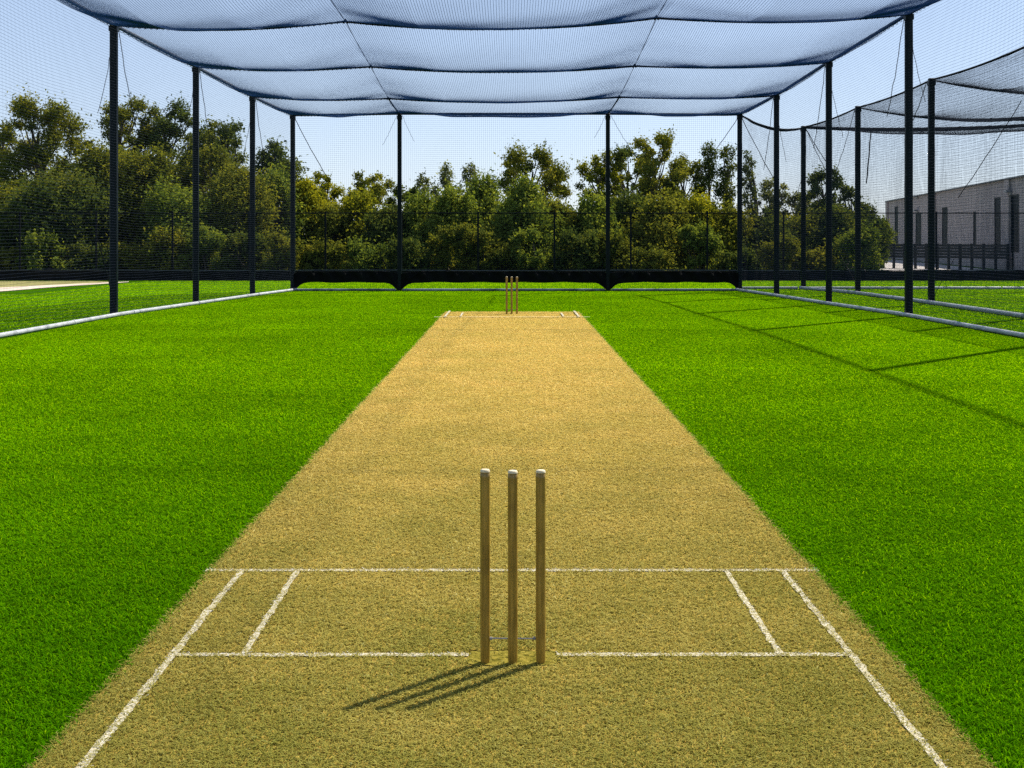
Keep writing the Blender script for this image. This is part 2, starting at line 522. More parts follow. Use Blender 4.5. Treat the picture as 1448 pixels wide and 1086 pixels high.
def fibres(x, d, hgt, wid, lean, segs=2, z0=0.0, curl=1.0):
    n = len(x)
    az = rng.uniform(0, 2 * PI, n)
    h = hgt * rng.uniform(0.6, 1.25, n)
    ln = lean * rng.uniform(0.3, 1.5, n)
    w = wid * rng.uniform(0.7, 1.3, n)
    saz = az + rng.uniform(-1.0, 1.0, n)       # ribbon side direction differs from the lean
    sx, sy = -np.sin(saz) * w / 2, np.cos(saz) * w / 2
    px, py = x.copy(), d.copy()
    P = np.zeros((n, segs + 1, 2, 3))
    turn = rng.normal(0, 1.0, n) * curl
    step = ln / segs
    a = az.copy()
    for s in range(segs + 1):
        t = s / segs
        z = z0 + h * (1 - (1 - t) ** 1.7) * (1 - 0.25 * t * rng.uniform(0, 1, n))
        tw = (1 - 0.55 * t ** 2)
        P[:, s, 0] = np.stack([px - sx * tw, py - sy * tw, z], -1)
        P[:, s, 1] = np.stack([px + sx * tw, py + sy * tw, z], -1)
        px = px + np.cos(a) * step * (0.5 + t)
        py = py + np.sin(a) * step * (0.5 + t)
        a = a + turn / segs
    v = P.reshape(-1, 3)
    base = np.arange(n)[:, None] * (segs + 1) * 2 + np.arange(segs)[None] * 2
    f = np.stack([base, base + 1, base + 3, base + 2], -1).reshape(-1, 4)
    return v, f, (segs + 1) * 2

def wedge(n, d0, d1, xmax_fn):
    """uniform ground samples between two distances inside the view wedge and its margin"""
    xm = xmax_fn(d1)
    x = rng.uniform(-xm, xm, n); d = rng.uniform(d0, d1, n)
    k = np.abs(x) < xmax_fn(d)
    return x[k], d[k]

W = lambda d: 0.40 * d + 0.9
def tint_rand(n, per):
    t = np.clip(rng.beta(8.0, 8.4, n), 0, 1)
    t = np.where(rng.random(n) < 0.010, 0.95, t)
    return np.repeat(t, per)

gv, gf, gt = [], [], []
def add_blades(x, d, *a, **kw):
    v, f, per = fibres(x, d, *a, **kw)
    off = sum(len(q) for q in gv)
    gv.append(v); gf.append(f + off); t = tint_rand(len(x), per).reshape(len(x), per)
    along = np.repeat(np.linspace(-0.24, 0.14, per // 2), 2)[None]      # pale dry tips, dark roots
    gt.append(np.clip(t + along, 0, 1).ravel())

def scatter(n, d0, d1, power, xmax_fn):
    """samples whose density falls off smoothly with distance, spread evenly across the width"""
    dd = np.linspace(d0, d1, 4000)
    pdf = xmax_fn(dd) * (4.5 / dd) ** power
    cdf = np.cumsum(pdf); cdf /= cdf[-1]
    d = np.interp(rng.random(n), cdf, dd)
    return rng.uniform(-1, 1, n) * xmax_fn(d), d

x, d = scatter(1100000, 3.3, 40.5, 1.35, W)
lim = np.where(d > 19.5, 8.0 - 0.1 * np.maximum(d - 26.8, 0), 8.3)
k = ((np.abs(x) > PW + rng.normal(0, 0.020, len(x))) | (d > P1 + rng.normal(0, 0.03, len(x)))) & (np.abs(x) < lim)
x, d = x[k], d[k]
for near in (True, False):
    q = (d < 8.5) == near
    s_ = d[q] / 4.5
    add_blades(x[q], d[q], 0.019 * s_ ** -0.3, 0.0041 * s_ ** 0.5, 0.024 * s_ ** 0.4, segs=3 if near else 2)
# turf outside the cage, seen through the netting
for d0, d1, dens, w in [(20, 50, 330, 0.013)]:
    xm = 20
    n = int(2 * xm * (d1 - d0) * dens)
    x = rng.uniform(-xm, xm, n); d = rng.uniform(d0, d1, n)
    lim = 8.35 - 0.1 * np.maximum(d - 26.8, 0)
    k = ((np.abs(x) > lim) | (d > 40)) & (np.abs(x) < 0.41 * d + 1) & ~((x < -13.6) & (d > 37))
    add_blades(x[k], d[k], 0.02, w, 0.06)
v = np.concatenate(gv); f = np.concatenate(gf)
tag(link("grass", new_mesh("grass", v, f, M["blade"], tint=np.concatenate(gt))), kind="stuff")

gv, gf, gt = [], [], []
x, d = scatter(420000, 3.3, 28.3, 1.5, lambda q: np.full_like(q, PW + 0.012))
k = ~(in_patch(x, d) & (rng.random(len(x)) < 0.86))
k &= ~(in_lines(x, d) & (rng.random(len(x)) < 0.45))
x, d = x[k], d[k]
for near in (True, False):
    q = (d < 8.5) == near
    s_ = d[q] / 4.5
    add_blades(x[q], d[q], 0.010 * s_ ** 0.1, 0.0038 * s_ ** 0.5, 0.029 * s_ ** 0.35, segs=3 if near else 2, z0=0.004, curl=1.6)
v = np.concatenate(gv); f = np.concatenate(gf)
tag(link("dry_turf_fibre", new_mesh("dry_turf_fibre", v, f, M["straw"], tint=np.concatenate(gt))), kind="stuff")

# painted fibres standing in the near markings
gv, gf, gt = [], [], []
for x0, x1, d0, d1 in LINES:
    n = int((x1 - x0) * (d1 - d0) * 6000)
    x = rng.uniform(x0, x1, n) + rng.normal(0, 0.004, n); d = rng.uniform(d0, d1, n) + rng.normal(0, 0.004, n)
    add_blades(x, d, 0.008, 0.0036, 0.018, segs=2, z0=0.005, curl=1.4)
v = np.concatenate(gv); f = np.concatenate(gf)
tag(link("painted_turf_fibre", new_mesh("painted_turf_fibre", v, f, M["paint"], tint=np.concatenate(gt))), kind="stuff")

# ------------------------------------------------------------------ wickets
def stump_profile(h, r):
    p = [(r * 0.78, 0.0), (r * 0.95, 0.02), (r, 0.10), (r * 1.0, h - 0.03), (r * 1.0, h - 0.016), (r * 0.90, h - 0.0145), (r * 0.90, h - 0.012),
         (r * 1.0, h - 0.0105), (r * 0.97, h - 0.005), (r * 0.82, h - 0.0012), (r * 0.5, h)]
    return p

def wicket(d, xs, h, r, label, rod):
    root = empty("wicket", (xs[1], d, 0.0), label, "cricket stumps", "sets of stumps on the pitch")
    for k, x in enumerate(xs):
        prof = [(a, z) for a, z in stump_profile(h + (0.002, -0.001, 0.0)[k], r)]
        g = lathe(prof, x, d + (0.003, -0.004, 0.0)[k])
        cut = 8
        nn = 20
        s = part("stump", (g[0][:cut * nn], [g[1][0][:(cut - 1) * nn]]), M["wood"], root, smooth=True)
        tip = lathe(prof[cut - 1:], x, d + (0.003, -0.004, 0.0)[k])
        part("tip", tip, M["tip"], s, smooth=True)
    if rod:
        g = [capped_tube(np.array([[xs[0], d + 0.002, 0.097], [xs[1], d, 0.097], [xs[2], d, 0.096]]), 0.0026, 8)]
        for x in (xs[0] + r + .004, xs[2] - r - .006):
            g.append(capped_tube(np.array([[x - .005, d + .001, 0.097], [x + .005, d + .001, 0.097]]), 0.006, 8))
        part("rod", merge(g), M["steel"], root)
    return root

wicket(4.89, [gx(686, 4.89), gx(725, 4.89), gx(764.5, 4.89)], 0.726, 0.0185, "near set of three wooden stumps joined by a thin steel rod", True)
wicket(27.5, [gx(716.5, 27.5), gx(723.5, 27.5), gx(731, 27.5)], 0.785, 0.0215, "far set of three wooden stumps at the pitch's far end", True)

# ------------------------------------------------------------------ the practice cage round the pitch
ROWS = [39.8, 36.1, 31.6, 26.8, 20.0, 13.2, 6.4, -0.4]
LX = [gx(414, 39.8), gx(357, 36.1), gx(277, 31.6), gx(161, 26.8), -8.3, -8.35, -8.4, -8.4]
RX = [gx(1046, 39.8), gx(1098, 36.1), gx(1172, 31.6), gx(1285, 26.8), 8.3, 8.35, 8.4, 8.4]
LZ = [hz(163, 39.8), hz(137, 36.1), hz(95, 31.6), hz(36, 26.8), 6.05, 6.1, 6.1, 6.1]
RZ = [hz(162, 39.8), hz(135, 36.1), hz(88, 31.6), hz(20, 26.8), 6.30, 6.3, 6.3, 6.3]
NL, NR = -3.40, 2.95
NLZ = [hz(160, 39.8), hz(139, 36.1), hz(94, 31.6), hz(30, 26.8), 6.2, 6.25, 6.25, 6.25]
NRZ = [hz(160, 39.8), hz(137, 36.1), hz(93, 31.6), hz(25, 26.8), 6.28, 6.3, 6.3, 6.3]
SAG = [(0.03, 0.05, 0.03), (0.06, 0.12, 0.06), (0.08, 0.14, 0.08), (0.12, 0.19, 0.12)] + [(0.12, 0.19, 0.12)] * 4

cage = empty("practice_cage", (0, 39.8, 0), "tall black netted cage enclosing the tan pitch and both sets of stumps", "cricket net", "netted practice cages")
for k, d in enumerate(ROWS):
    w = 0.145 if k == 3 else 0.135
    part("post", bevel_post(LX[k], d, 0, LZ[k] + 0.05, w), M["post"], cage)
    part("post", bevel_post(RX[k], d, 0, RZ[k] + 0.05, w), M["post"], cage)
bpx = [565, 859.5]
for px in bpx:
    part("post", bevel_post(gx(px, 39.8), 39.8, 0, hz(161, 39.8), 0.125), M["post"], cage)

ds = np.array(ROWS[::-1])
iLX = lambda d: np.interp(d, ds, LX[::-1]); iRX = lambda d: np.interp(d, ds, RX[::-1])
iLZ = lambda d: np.interp(d, ds, LZ[::-1]); iRZ = lambda d: np.interp(d, ds, RZ[::-1])
D0, D1 = ROWS[-1], ROWS[0]

def rail_path(iX, iZ, dz=0.0, dx=0.0):
    dd = np.array(ROWS)
    return np.stack([iX(dd) + dx, dd, iZ(dd) + dz], -1)

def square_rail(pts, w):
    v, f = tubes(pts, w * 0.72, 4)
    return v, f

for iX, iZ, s in ((iLX, iLZ, 1), (iRX, iRZ, -1)):
    part("top_rail", capped_tube(rail_path(iX, iZ, 0.01), 0.040, 8), M["rail"] if s == 1 else M["post"], cage)
    # lacing that ties the net to the rail
    dd = np.linspace(D0, D1, 2600)
    a = dd * 2 * PI / 0.22
    rr = 0.047
    g = tubes(np.stack([iX(dd) + rr * np.cos(a), dd, iZ(dd) + 0.0 + rr * np.sin(a) - 0.012], -1), 0.005, 4)
    sel = dd > 18
    part("rail_lacing", g, M["rope"], cage)
part("top_rail", capped_tube(np.array([[LX[0], 39.8, LZ[0]], [gx(565, 39.8), 39.8, NLZ[0] - .02], [gx(859.5, 39.8), 39.8, NRZ[0] - .02], [RX[0], 39.8, RZ[0]]]), 0.035, 8), M["post"], cage)

# cross ropes and roof surface
def row_z(k, x):
    """height of cross rope k at x"""
    x = np.asarray(x, float)
    xs = [LX[k], NL, NR, RX[k]]; zs = [LZ[k], NLZ[k], NRZ[k], RZ[k]]
    z = np.interp(x, xs, zs)
    for j in range(3):
        t = (x - xs[j]) / (xs[j + 1] - xs[j])
        ok = (t >= 0) & (t <= 1)
        z = z - np.where(ok, 4 * SAG[k][j] * t * (1 - t), 0)
    return z

def roof(u, v):
    """u along the width, v from the far end to the near end"""
    d = D1 + (D0 - D1) * v
    x = iLX(d) + (iRX(d) - iLX(d)) * u
    z = np.zeros_like(d)
    rows = np.array(ROWS)
    for k in range(len(rows) - 1):
        t = (rows[k] - d) / (rows[k] - rows[k + 1])
        ok = (t >= 0) & (t <= 1.0)
        if not ok.any():
            continue
        zz = row_z(k, x) * (1 - t) + row_z(k + 1, x) * t
        L = rows[k] - rows[k + 1]
        e = np.minimum.reduce([np.abs(x - iLX(d)), np.abs(x - iRX(d)), np.abs(x - NL), np.abs(x - NR)])
        fall = 0.30 * (L / 5.0) * (0.25 + 0.75 * np.clip(e / 1.6, 0, 1))
        zz = zz - 4 * fall * t * (1 - t) + 0.012 * np.sin(x * 2.1 + d * 1.3) * np.sin(d * 1.9 - x)
        z = np.where(ok, zz, z)
    return np.stack([x, d, z + 0.0], -1)

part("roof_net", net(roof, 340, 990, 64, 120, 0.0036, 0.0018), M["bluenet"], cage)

for k, d in enumerate(ROWS):
    x = np.linspace(LX[k], RX[k], 70)
    pts = np.stack([x, np.full(70, d), row_z(k, x) - 0.005], -1)
    rad = 0.017 + 0.010 * np.clip(np.abs(np.sin(x * 0.8)), 0, 1) + rng.uniform(0, 0.004, 70)
    rad[np.abs(x - LX[k]) < 1.2] = 0.012
    if k > 3: rad = rad * 0.3
    g = [tubes(pts, rad, 6)]
    # net gathered on the rope in loops
    a = x
    n = 400
    xx = np.linspace(LX[k] + 0.2, RX[k] - 0.2, n)
    ph = np.arange(n) * 2.1
    g.append(tubes(np.stack([xx, d + 0.03 * np.cos(ph), row_z(k, xx) - 0.008 + 0.03 * np.sin(ph)], -1), 0.007 if k < 4 else 0.002, 3))
    part("cross_rope", merge(g), M["rope"], cage)
for nx, nz in ((NL, NLZ), (NR, NRZ)):
    g = []
    for k in range(len(ROWS) - 1):
        p = (nx, ROWS[k], nz[k]); q = (nx, ROWS[k + 1], nz[k + 1])
        if k == 0:
            p = (gx(565, 39.8) if nx < 0 else gx(859.5, 39.8), 39.8, hz(161, 39.8))
        g.append(tubes(sagline(p, q, 0.02, 14), 0.022 if k == 0 else (0.008 if k < 4 else 0.004), 6))
    for k in range(1, len(ROWS)):
        g.append(capped_tube(np.array([[nx - .05, ROWS[k], nz[k] - .04], [nx, ROWS[k], nz[k] + .03], [nx + .05, ROWS[k], nz[k] - .04]]), 0.03 if k < 4 else 0.008, 6))
    part("roof_cable", merge(g), M["rope"], cage)

# side and back netting
def side(iX, iZ, s):
    def P(u, v):
        d = D1 + (D0 - D1) * u
        rows = np.array(ROWS)
        k = np.searchsorted(-rows, -d, side='right') - 1
        k = np.clip(k, 0, len(rows) - 2)
        t = (rows[k] - d) / (rows[k] - rows[k + 1])
        top = iZ(d) - 0.05 - 0.05 * 4 * t * (1 - t)
        z = 0.05 + (top - 0.05) * v
        belly = 0.10 * 4 * t * (1 - t) * np.sin(PI * np.clip(v, 0, 1)) + 0.02 * np.sin(d * 3.1 + 2 * v) * (1 - v)
        z = z + 0.018 * np.sin(d * 1.7 + v * 5) * np.sin(PI * v)
        return np.stack([iX(d) - s * 0.075 + s * belly * 0.6, d, z], -1)
    return P
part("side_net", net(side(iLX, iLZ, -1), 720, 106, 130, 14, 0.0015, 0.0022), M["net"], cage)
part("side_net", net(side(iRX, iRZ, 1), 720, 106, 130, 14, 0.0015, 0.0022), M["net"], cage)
def back(u, v):
    x = LX[0] + (RX[0] - LX[0]) * u
    top = np.interp(x, [LX[0], gx(565, 39.8), gx(859.5, 39.8), RX[0]], [LZ[0], NLZ[0], NRZ[0], RZ[0]]) - 0.04
    z = 0.06 + (top - 0.06) * v
    y = 39.88 + 0.05 * np.sin(x * 1.4) * np.sin(PI * v)
    return np.stack([x, y, z + 0.012 * np.sin(x * 2.3) * np.sin(PI * v)], -1)
part("back_net", net(back, 226, 88, 60, 16, 0.0021), M["net"], cage)

# dark skirt swagged along the foot of the back net, one piece per bay
bx = [LX[0], gx(565, 39.8), gx(859.5, 39.8), RX[0]]
for j in range(3):
    def P(u, v, a=bx[j] + .05, b=bx[j + 1] - .05):
        x = a + (b - a) * u
        e = np.minimum(u, 1 - u) * (b - a)
        lo = 0.04 + 0.235 * (1 - np.exp(-(e / 0.17) ** 1.4)) + 0.012 * np.sin(x * 5)
        hi = 0.50 + 0.075 * (1 - np.exp(-(e / 0.10))) + 0.012 * np.sin(x * 2.7 + 1)
        z = lo + (hi - lo) * v
        y = 39.70 + 0.045 * np.sin(x * 13 + v * 3) * (0.4 + v) + 0.02 * np.sin(x * 7.3)
        return np.stack([x, y, z], -1)
    g = grid(P, 120, 7)
    g2 = tubes(P(np.linspace(0, 1, 60), np.zeros(60)), 0.022, 5)
    g3 = tubes(P(np.linspace(0, 1, 60), np.ones(60)), 0.012, 5)
    part("net_skirt", merge([g, g2, g3]), M["skirt"], cage)

# white base pipes in lengths with small gaps
def pipe_run(xs, dds, iX, off, r, mat, root, step):
    d = dds[0]
    while d < dds[1] - 0.3:
        e = min(d + step * rng.uniform(0.85, 1.1), dds[1])
        n = 8
        dd = np.linspace(d + 0.012, e - 0.012, n)
        jig = rng.normal(0, 0.006)
        pts = np.stack([iX(dd) + off + jig, dd, np.full(n, r + 0.004)], -1)
        g = [capped_tube(pts, r, 12)]
        for q in (dd[0], dd[-1]):
            g.append(capped_tube(np.array([[iX(q) + off + jig, q - .03, r + .004], [iX(q) + off + jig, q + .03, r + .004]]), r + 0.006, 12))
        part("base_pipe", merge(g), mat, root, smooth=False)
        d = e
pipe_run(None, (13.2, 39.7), iLX, 0.13, 0.040, M["pipe"], cage, 3.6)
pipe_run(None, (13.2, 39.7), iRX, -0.13, 0.040, M["pipe"], cage, 3.6)
for j in range(3):
    a, b = bx[j] + 0.1, bx[j + 1] - 0.1
    pts = np.array([[a, 39.62, 0.036], [(a + b) / 2, 39.63, 0.036], [b, 39.62, 0.036]])
    part("base_pipe", capped_tube(pts, 0.034, 10), M["bpipe"], cage)

# tension cords laced diagonally in the netting
def cord(p, q, r=0.007, sag=0.04, root=None, n=14):
    part("tension_cord", tubes(sagline(p, q, sag, n, 0.006), r, 5), M["rope"], root)
for k in (1, 2, 3):
    d = ROWS[k]
    for iX, iZ, s in ((iLX, iLZ, 1), (iRX, iRZ, -1)):
        X = float(iX(d)); Z = float(iZ(d))
        nx = lambda dd: float(iX(dd)) + s * 0.06
        cord((nx(d - .1), d - .1, Z - .1), (nx(d - 1.15), d - 1.15, Z - 1.9), 0.006, 0.1, cage)
        cord((nx(d + .1), d + .1, Z - .1), (nx(d + 1.0), d + 1.0, Z - 2.0), 0.008, 0.1, cage)
        if s == 1:
            cord((nx(d - .08), d - .08, 0.08), (nx(d - 1.3), d - 1.3, 1.75), 0.009 if k == 3 else 0.007, -0.08, cage)
y = 39.74
cord((LX[0] + .06, y, LZ[0] - .08), (gx(467, y), y, hz(258, y)), 0.011, 0.05, cage)
cord((RX[0] - .06, y, RZ[0] - .08), (gx(1003, y), y, hz(222, y)), 0.010, 0.05, cage)
cord((gx(560, y), y, 0.15), (gx(500, y), y, hz(300, y)), 0.008, -0.12, cage)
cord((gx(561, y), y, hz(163, y)), (gx(541, y), y, hz(205, y)), 0.005, 0.05, cage)
cord((gx(569, y), y, hz(163, y)), (gx(586, y), y, hz(200, y)), 0.005, 0.05, cage)
cord((gx(864, y), y, hz(163, y)), (gx(892, y), y, hz(210, y)), 0.006, 0.05, cage)
cord((gx(856, y), y, hz(163, y)), (gx(840, y), y, hz(195, y)), 0.005, 0.05, cage)
for px, s in ((570, 1), (854, -1), (864, 1), (1040, -1), (420, 1)):
    cord((gx(px, 39.66), 39.66, 0.12), (gx(px + 26 * s, 39.66), 39.66, 0.62), 0.012, -0.05, cage)

# ------------------------------------------------------------------ the second cage to the right
R2 = [40.9, 37.3, 31.7, 26.0, 20.0]
X2 = [gx(1136, 40.9), gx(1213, 37.3), gx(1317, 31.7), 10.25, 10.4]
Z2 = [hz(180, 40.9), hz(152, 37.3), hz(113, 31.7), 5.42, 5.45]
XR = 17.2
cage2 = empty("practice_cage", (13, 40.9, 0), "second netted cage with sagging roof, standing right of the pitch's cage", "cricket net", "netted practice cages")
for k, d in enumerate(R2):
    part("post", bevel_post(X2[k], d, 0, Z2[k] + 0.04, 0.14), M["post"], cage2)
    part("post", bevel_post(XR, d, 0, Z2[k] + 0.2, 0.14), M["post"], cage2)
d2 = np.array(R2[::-1])
iX2 = lambda d: np.interp(d, d2, X2[::-1]); iZ2 = lambda d: np.interp(d, d2, Z2[::-1])
SG2 = [0.14, 0.42, 0.42, 0.42, 0.42]
def row2(k, x):
    t = (x - X2[k]) / (XR - X2[k])
    return Z2[k] + 0.15 * t - 4 * SG2[k] * t * (1 - t)
def roof2(u, v):
    d = R2[0] + (R2[-1] - R2[0]) * v
    x = iX2(d) + (XR - iX2(d)) * u
    z = np.zeros_like(d)
    for k in range(len(R2) - 1):
        t = (R2[k] - d) / (R2[k] - R2[k + 1])
        ok = (t >= 0) & (t <= 1)
        zz = row2(k, x) * (1 - t) + row2(k + 1, x) * t - 4 * 0.28 * t * (1 - t) * np.clip(u / 0.15, 0.3, 1)
        z = np.where(ok, zz, z)
    return np.stack([x, d, z + 0.015 * np.sin(x * 3 + d)], -1)
part("roof_net", net(roof2, 150, 450, 40, 60, 0.0021), M["net"], cage2)
def side2(u, v):
    d = R2[0] + (R2[-1] - R2[0]) * u
    rows = np.array(R2)
    k = np.clip(np.searchsorted(-rows, -d, side='right') - 1, 0, len(rows) - 2)
    t = (rows[k] - d) / (rows[k] - rows[k + 1])
    top = iZ2(d) - 0.03 - 0.05 * 4 * t * (1 - t)
    z = 0.05 + (top - 0.05) * v
    return np.stack([iX2(d) + 0.08 + 0.05 * np.sin(d * 2.2 + v) * np.sin(PI * v), d, z + 0.03 * np.sin(d * 1.5 + 4 * v) * np.sin(PI * v)], -1)
part("side_net", net(side2, 430, 108, 60, 14, 0.0014, 0.0022), M["net"], cage2)
def back2(u, v):
    x = X2[0] + (XR - X2[0]) * u
    t = u
    top = Z2[0] + 0.15 * t - 4 * 0.14 * t * (1 - t)
    y = 40.95 + 0.03 * np.sin(x * 4.2) * np.sin(PI * v) * np.clip(1.2 - v, 0, 1)
    return np.stack([x, y, 0.05 + (top - 0.05) * v], -1)
part("back_net", net(back2, 160, 96, 50, 16, 0.0018), M["net"], cage2)
# net hung between the two cages' back corners
def linkn(u, v):
    x = RX[0] + 0.08 + (X2[0] - RX[0] - 0.12) * u
    y = 39.9 + 1.0 * u
    top = RZ[0] + (Z2[0] - RZ[0]) * u - 4 * 0.20 * u * (1 - u) - 0.03
    fold = 0.10 * np.sin(u * 21) * np.exp(-u * 2)
    return np.stack([x + fold * 0.6 * v, y + fold, 0.06 + (top - 0.06) * v], -1)
part("linking_net", net(linkn, 60, 96, 30, 16, 0.0019), M["net"], cage2)
u = np.linspace(0, 1, 30)
part("edge_rope", tubes(linkn(u, np.ones(30)), 0.03 + 0.02 * np.sin(u * PI), 6), M["rope"], cage2)
dd = np.linspace(R2[-1], R2[0], 120)
rows = np.array(R2)
k = np.clip(np.searchsorted(-rows, -dd, side='right') - 1, 0, len(rows) - 2)
t = (rows[k] - dd) / (rows[k] - rows[k + 1])
part("edge_rope", tubes(np.stack([iX2(dd), dd, iZ2(dd) - 0.06 * 4 * t * (1 - t)], -1), 0.026, 6), M["rope"], cage2)
for k, d in enumerate(R2):
    x = np.linspace(X2[k], XR, 50)
    z = row2(k, x)
    rad = np.where(k == 0, 0.045, 0.016) + 0.024 * np.sin(PI * np.linspace(0, 1, 50))
    part("cross_rope", tubes(np.stack([x, np.full(50, d), z], -1), rad, 6), M["rope"], cage2)
pipe_run(None, (20.0, 40.8), iX2, -0.12, 0.05, M["pipe"], cage2, 4.0)
for a, b in ((RX[0] + .25, X2[0] - .2), (X2[0] + .15, 12.4), (12.45, 15.2), (15.25, 17.1)):
    part("base_pipe", capped_tube(np.array([[a, 40.8, 0.045], [(a + b) / 2, 40.82, 0.045], [b, 40.8, 0.045]]), 0.042, 10), M["pipe"], cage2)
cord((13.0, 33.5, 5.1), (gx(1355, 36), 36.0, 2.7), 0.011, 0.05, cage2)
cord((X2[0] + .08, 40.8, Z2[0] - .1), (gx(1180, 40.8), 40.8, hz(245, 40.8)), 0.012, 0.05, cage2)
cord((X2[0] + .06, 40.75, Z2[0] - .1), (gx(1172, 40.8), 40.75, hz(250, 40.8)), 0.010, 0.05, cage2)
cord((X2[0] - .08, 40.8, Z2[0] - 1.6), (gx(1118, 40.8), 40.8, hz(300, 40.8)), 0.008, 0.05, cage2)
cord((RX[0] + .1, 39.95, RZ[0] - .1), (gx(1100, 40.3), 40.3, hz(262, 40.3)), 0.011, 0.06, cage2)
cord((X2[1] - .1, 37.3, Z2[1] - .1), (float(iX2(38.8)), 38.8, Z2[1] - 1.9), 0.008, 0.1, cage2)
cord((X2[2] - .1, 31.8, Z2[2] - .1), (float(iX2(33.0)), 33.0, Z2[2] - 0.9), 0.011, 0.05, cage2)
cord((X2[0] + 2.1, 40.86, row2(0, X2[0] + 2.1)), (X2[0] + 1.95, 40.86, 3.3), 0.02, 0.05, cage2)
for px, s in ((1213, 1), (1317, -1)):
    d = 37.3 if px == 1213 else 31.7
    cord((gx(px, d), d - .1, 0.1), (gx(px - 14 * s, d), d + 0.9 * s, 1.1), 0.007, -0.05, cage2)

# ------------------------------------------------------------------ far fence behind the cages
FD = 49.0
fence = empty("chainlink_fence", (0, FD, 0), "long black chain-link fence with a low dark screen along its foot, before the trees", "fence")
FH = 2.53
pxs = [28 + 108 * k for k in range(-4, 15)]
fx = [gx(p, FD) for p in pxs]
for x in fx:
    part("post", capped_tube(np.array([[x, FD, 0], [x, FD, 1.2], [x, FD, FH + .06]]), 0.036, 8), M["rope"], fence)
x0, x1 = fx[0], fx[-1]
part("top_rail", capped_tube(np.array([[x0, FD, FH], [x1, FD, FH]]), 0.022, 6), M["rope"], fence)
sp = 0.075
n = int((x1 - x0) / sp)
xs = x0 + np.arange(n) * sp
A = np.stack([np.stack([xs, np.full(n, FD + .03), np.full(n, 0.4)], -1), np.stack([xs + 2.1, np.full(n, FD + .03), np.full(n, 2.5)], -1)], 1)
B = np.stack([np.stack([xs + 2.1, np.full(n, FD + .035), np.full(n, 0.4)], -1), np.stack([xs, np.full(n, FD + .035), np.full(n, 2.5)], -1)], 1)
part("chain_mesh", merge([tubes(A, 0.0016, 3), tubes(B, 0.0016, 3)]), M["rope"], fence)
def scr(u, v):
    x = x0 + (x1 - x0) * u
    y = FD - 0.07 + 0.03 * np.sin(x * 2.9) * v + 0.02 * np.sin(x * 7.7 + v * 4)
    top = 0.38 + 0.012 * np.sin(x * 1.7) + 0.01 * np.sin(x * 5.1)
    return np.stack([x, y, 0.01 + top * v], -1)
part("foot_screen", grid(scr, 500, 6), M["screen"], fence)
part("foot_rail", tubes(np.stack([np.linspace(x0, x1, 60), np.full(60, FD - .09), 0.395 + 0.01 * np.sin(np.linspace(0, 30, 60))], -1), 0.014, 5), M["rail"], fence)

# sandy path and dry verge on the left, beyond the cage
def gp(px, py):
    d = gd(py)
    return (gx(px, d), d)
sheet("path", [gp(-60, 417.5), gp(0, 412.5), gp(90, 405.5), gp(182, 399.2), gp(182, 398.4), gp(120, 401.0), gp(60, 404.0), gp(0, 407.0), gp(-60, 410)], 0.012, M["sand"])
sheet("verge", [gp(-60, 410), gp(0, 407.0), gp(60, 404.0), gp(120, 401.0), gp(170, 398.6), (gx(120, 48.8), 48.8), (gx(-60, 48.8), 48.8)], 0.006, M["drygrass"])
# pale paving by the building
sheet("pavement", [(9.5, 62), (24.0, 62), (24.0, 66), (30.0, 108), (18, 108)], 0.008, M["pave"])

# ------------------------------------------------------------------ building on the right
def face(px):
    d = 15.84 / ((px - CX) / F - 0.1349)
    return d
FA, FB = 105.0, 52.0
fxx = lambda d: 15.84 + 0.1349 * d
nrm = Vector((-1.0, 0.1349, 0)).normalized()   # out of the facade (towards the field)
BH = 4.50
bld = empty("block_building", (fxx(75), 75, 0), "low grey block building with narrow dark windows behind the right cage", "building")
def fpt(d, off, z):
    return (fxx(d) + nrm.x * off, d + nrm.y * off, z)
def fbox(d0, d1, o0, o1, z0, z1):
    v = np.array([fpt(d, o, z) for z in (z0, z1) for o in (o0, o1) for d in (d0, d1)])
    f = np.array([[0, 2, 3, 1], [4, 5, 7, 6], [0, 1, 5, 4], [2, 6, 7, 3], [0, 4, 6, 2], [1, 3, 7, 5]])
    return v, f
wins = [(1265, 1270, 292, 346), (1294.5, 1303, 302, 346), (1332, 1340, 293, 346), (1376, 1380.5, 299, 348), (1406, 1415, 279, 357), (1429, 1441, 275, 357)]
cuts = []
for a, b, t, bo in wins:
    d0, d1 = face(b), face(a)
    dm = (d0 + d1) / 2
    cuts.append((d0, d1, max(0.25, hz(bo, dm)), hz(t, dm)))
cuts.sort()
g = []
prev = FB
TH = 0.35
for d0, d1, z0, z1 in cuts:
    g.append(fbox(prev, d0, -TH, 0, 0, BH))
    g.append(fbox(d0, d1, -TH, 0, 0, z0))
    g.append(fbox(d0, d1, -TH, 0, z1, BH))
    prev = d1
g.append(fbox(prev, FA, -TH, 0, 0, BH))
g.append(fbox(FA - TH, FA - 0.002, -22, -TH - .002, 0, BH - .003))
g.append(fbox(FB + .002, FB + TH, -22, -TH - .002, 0, BH - .003))
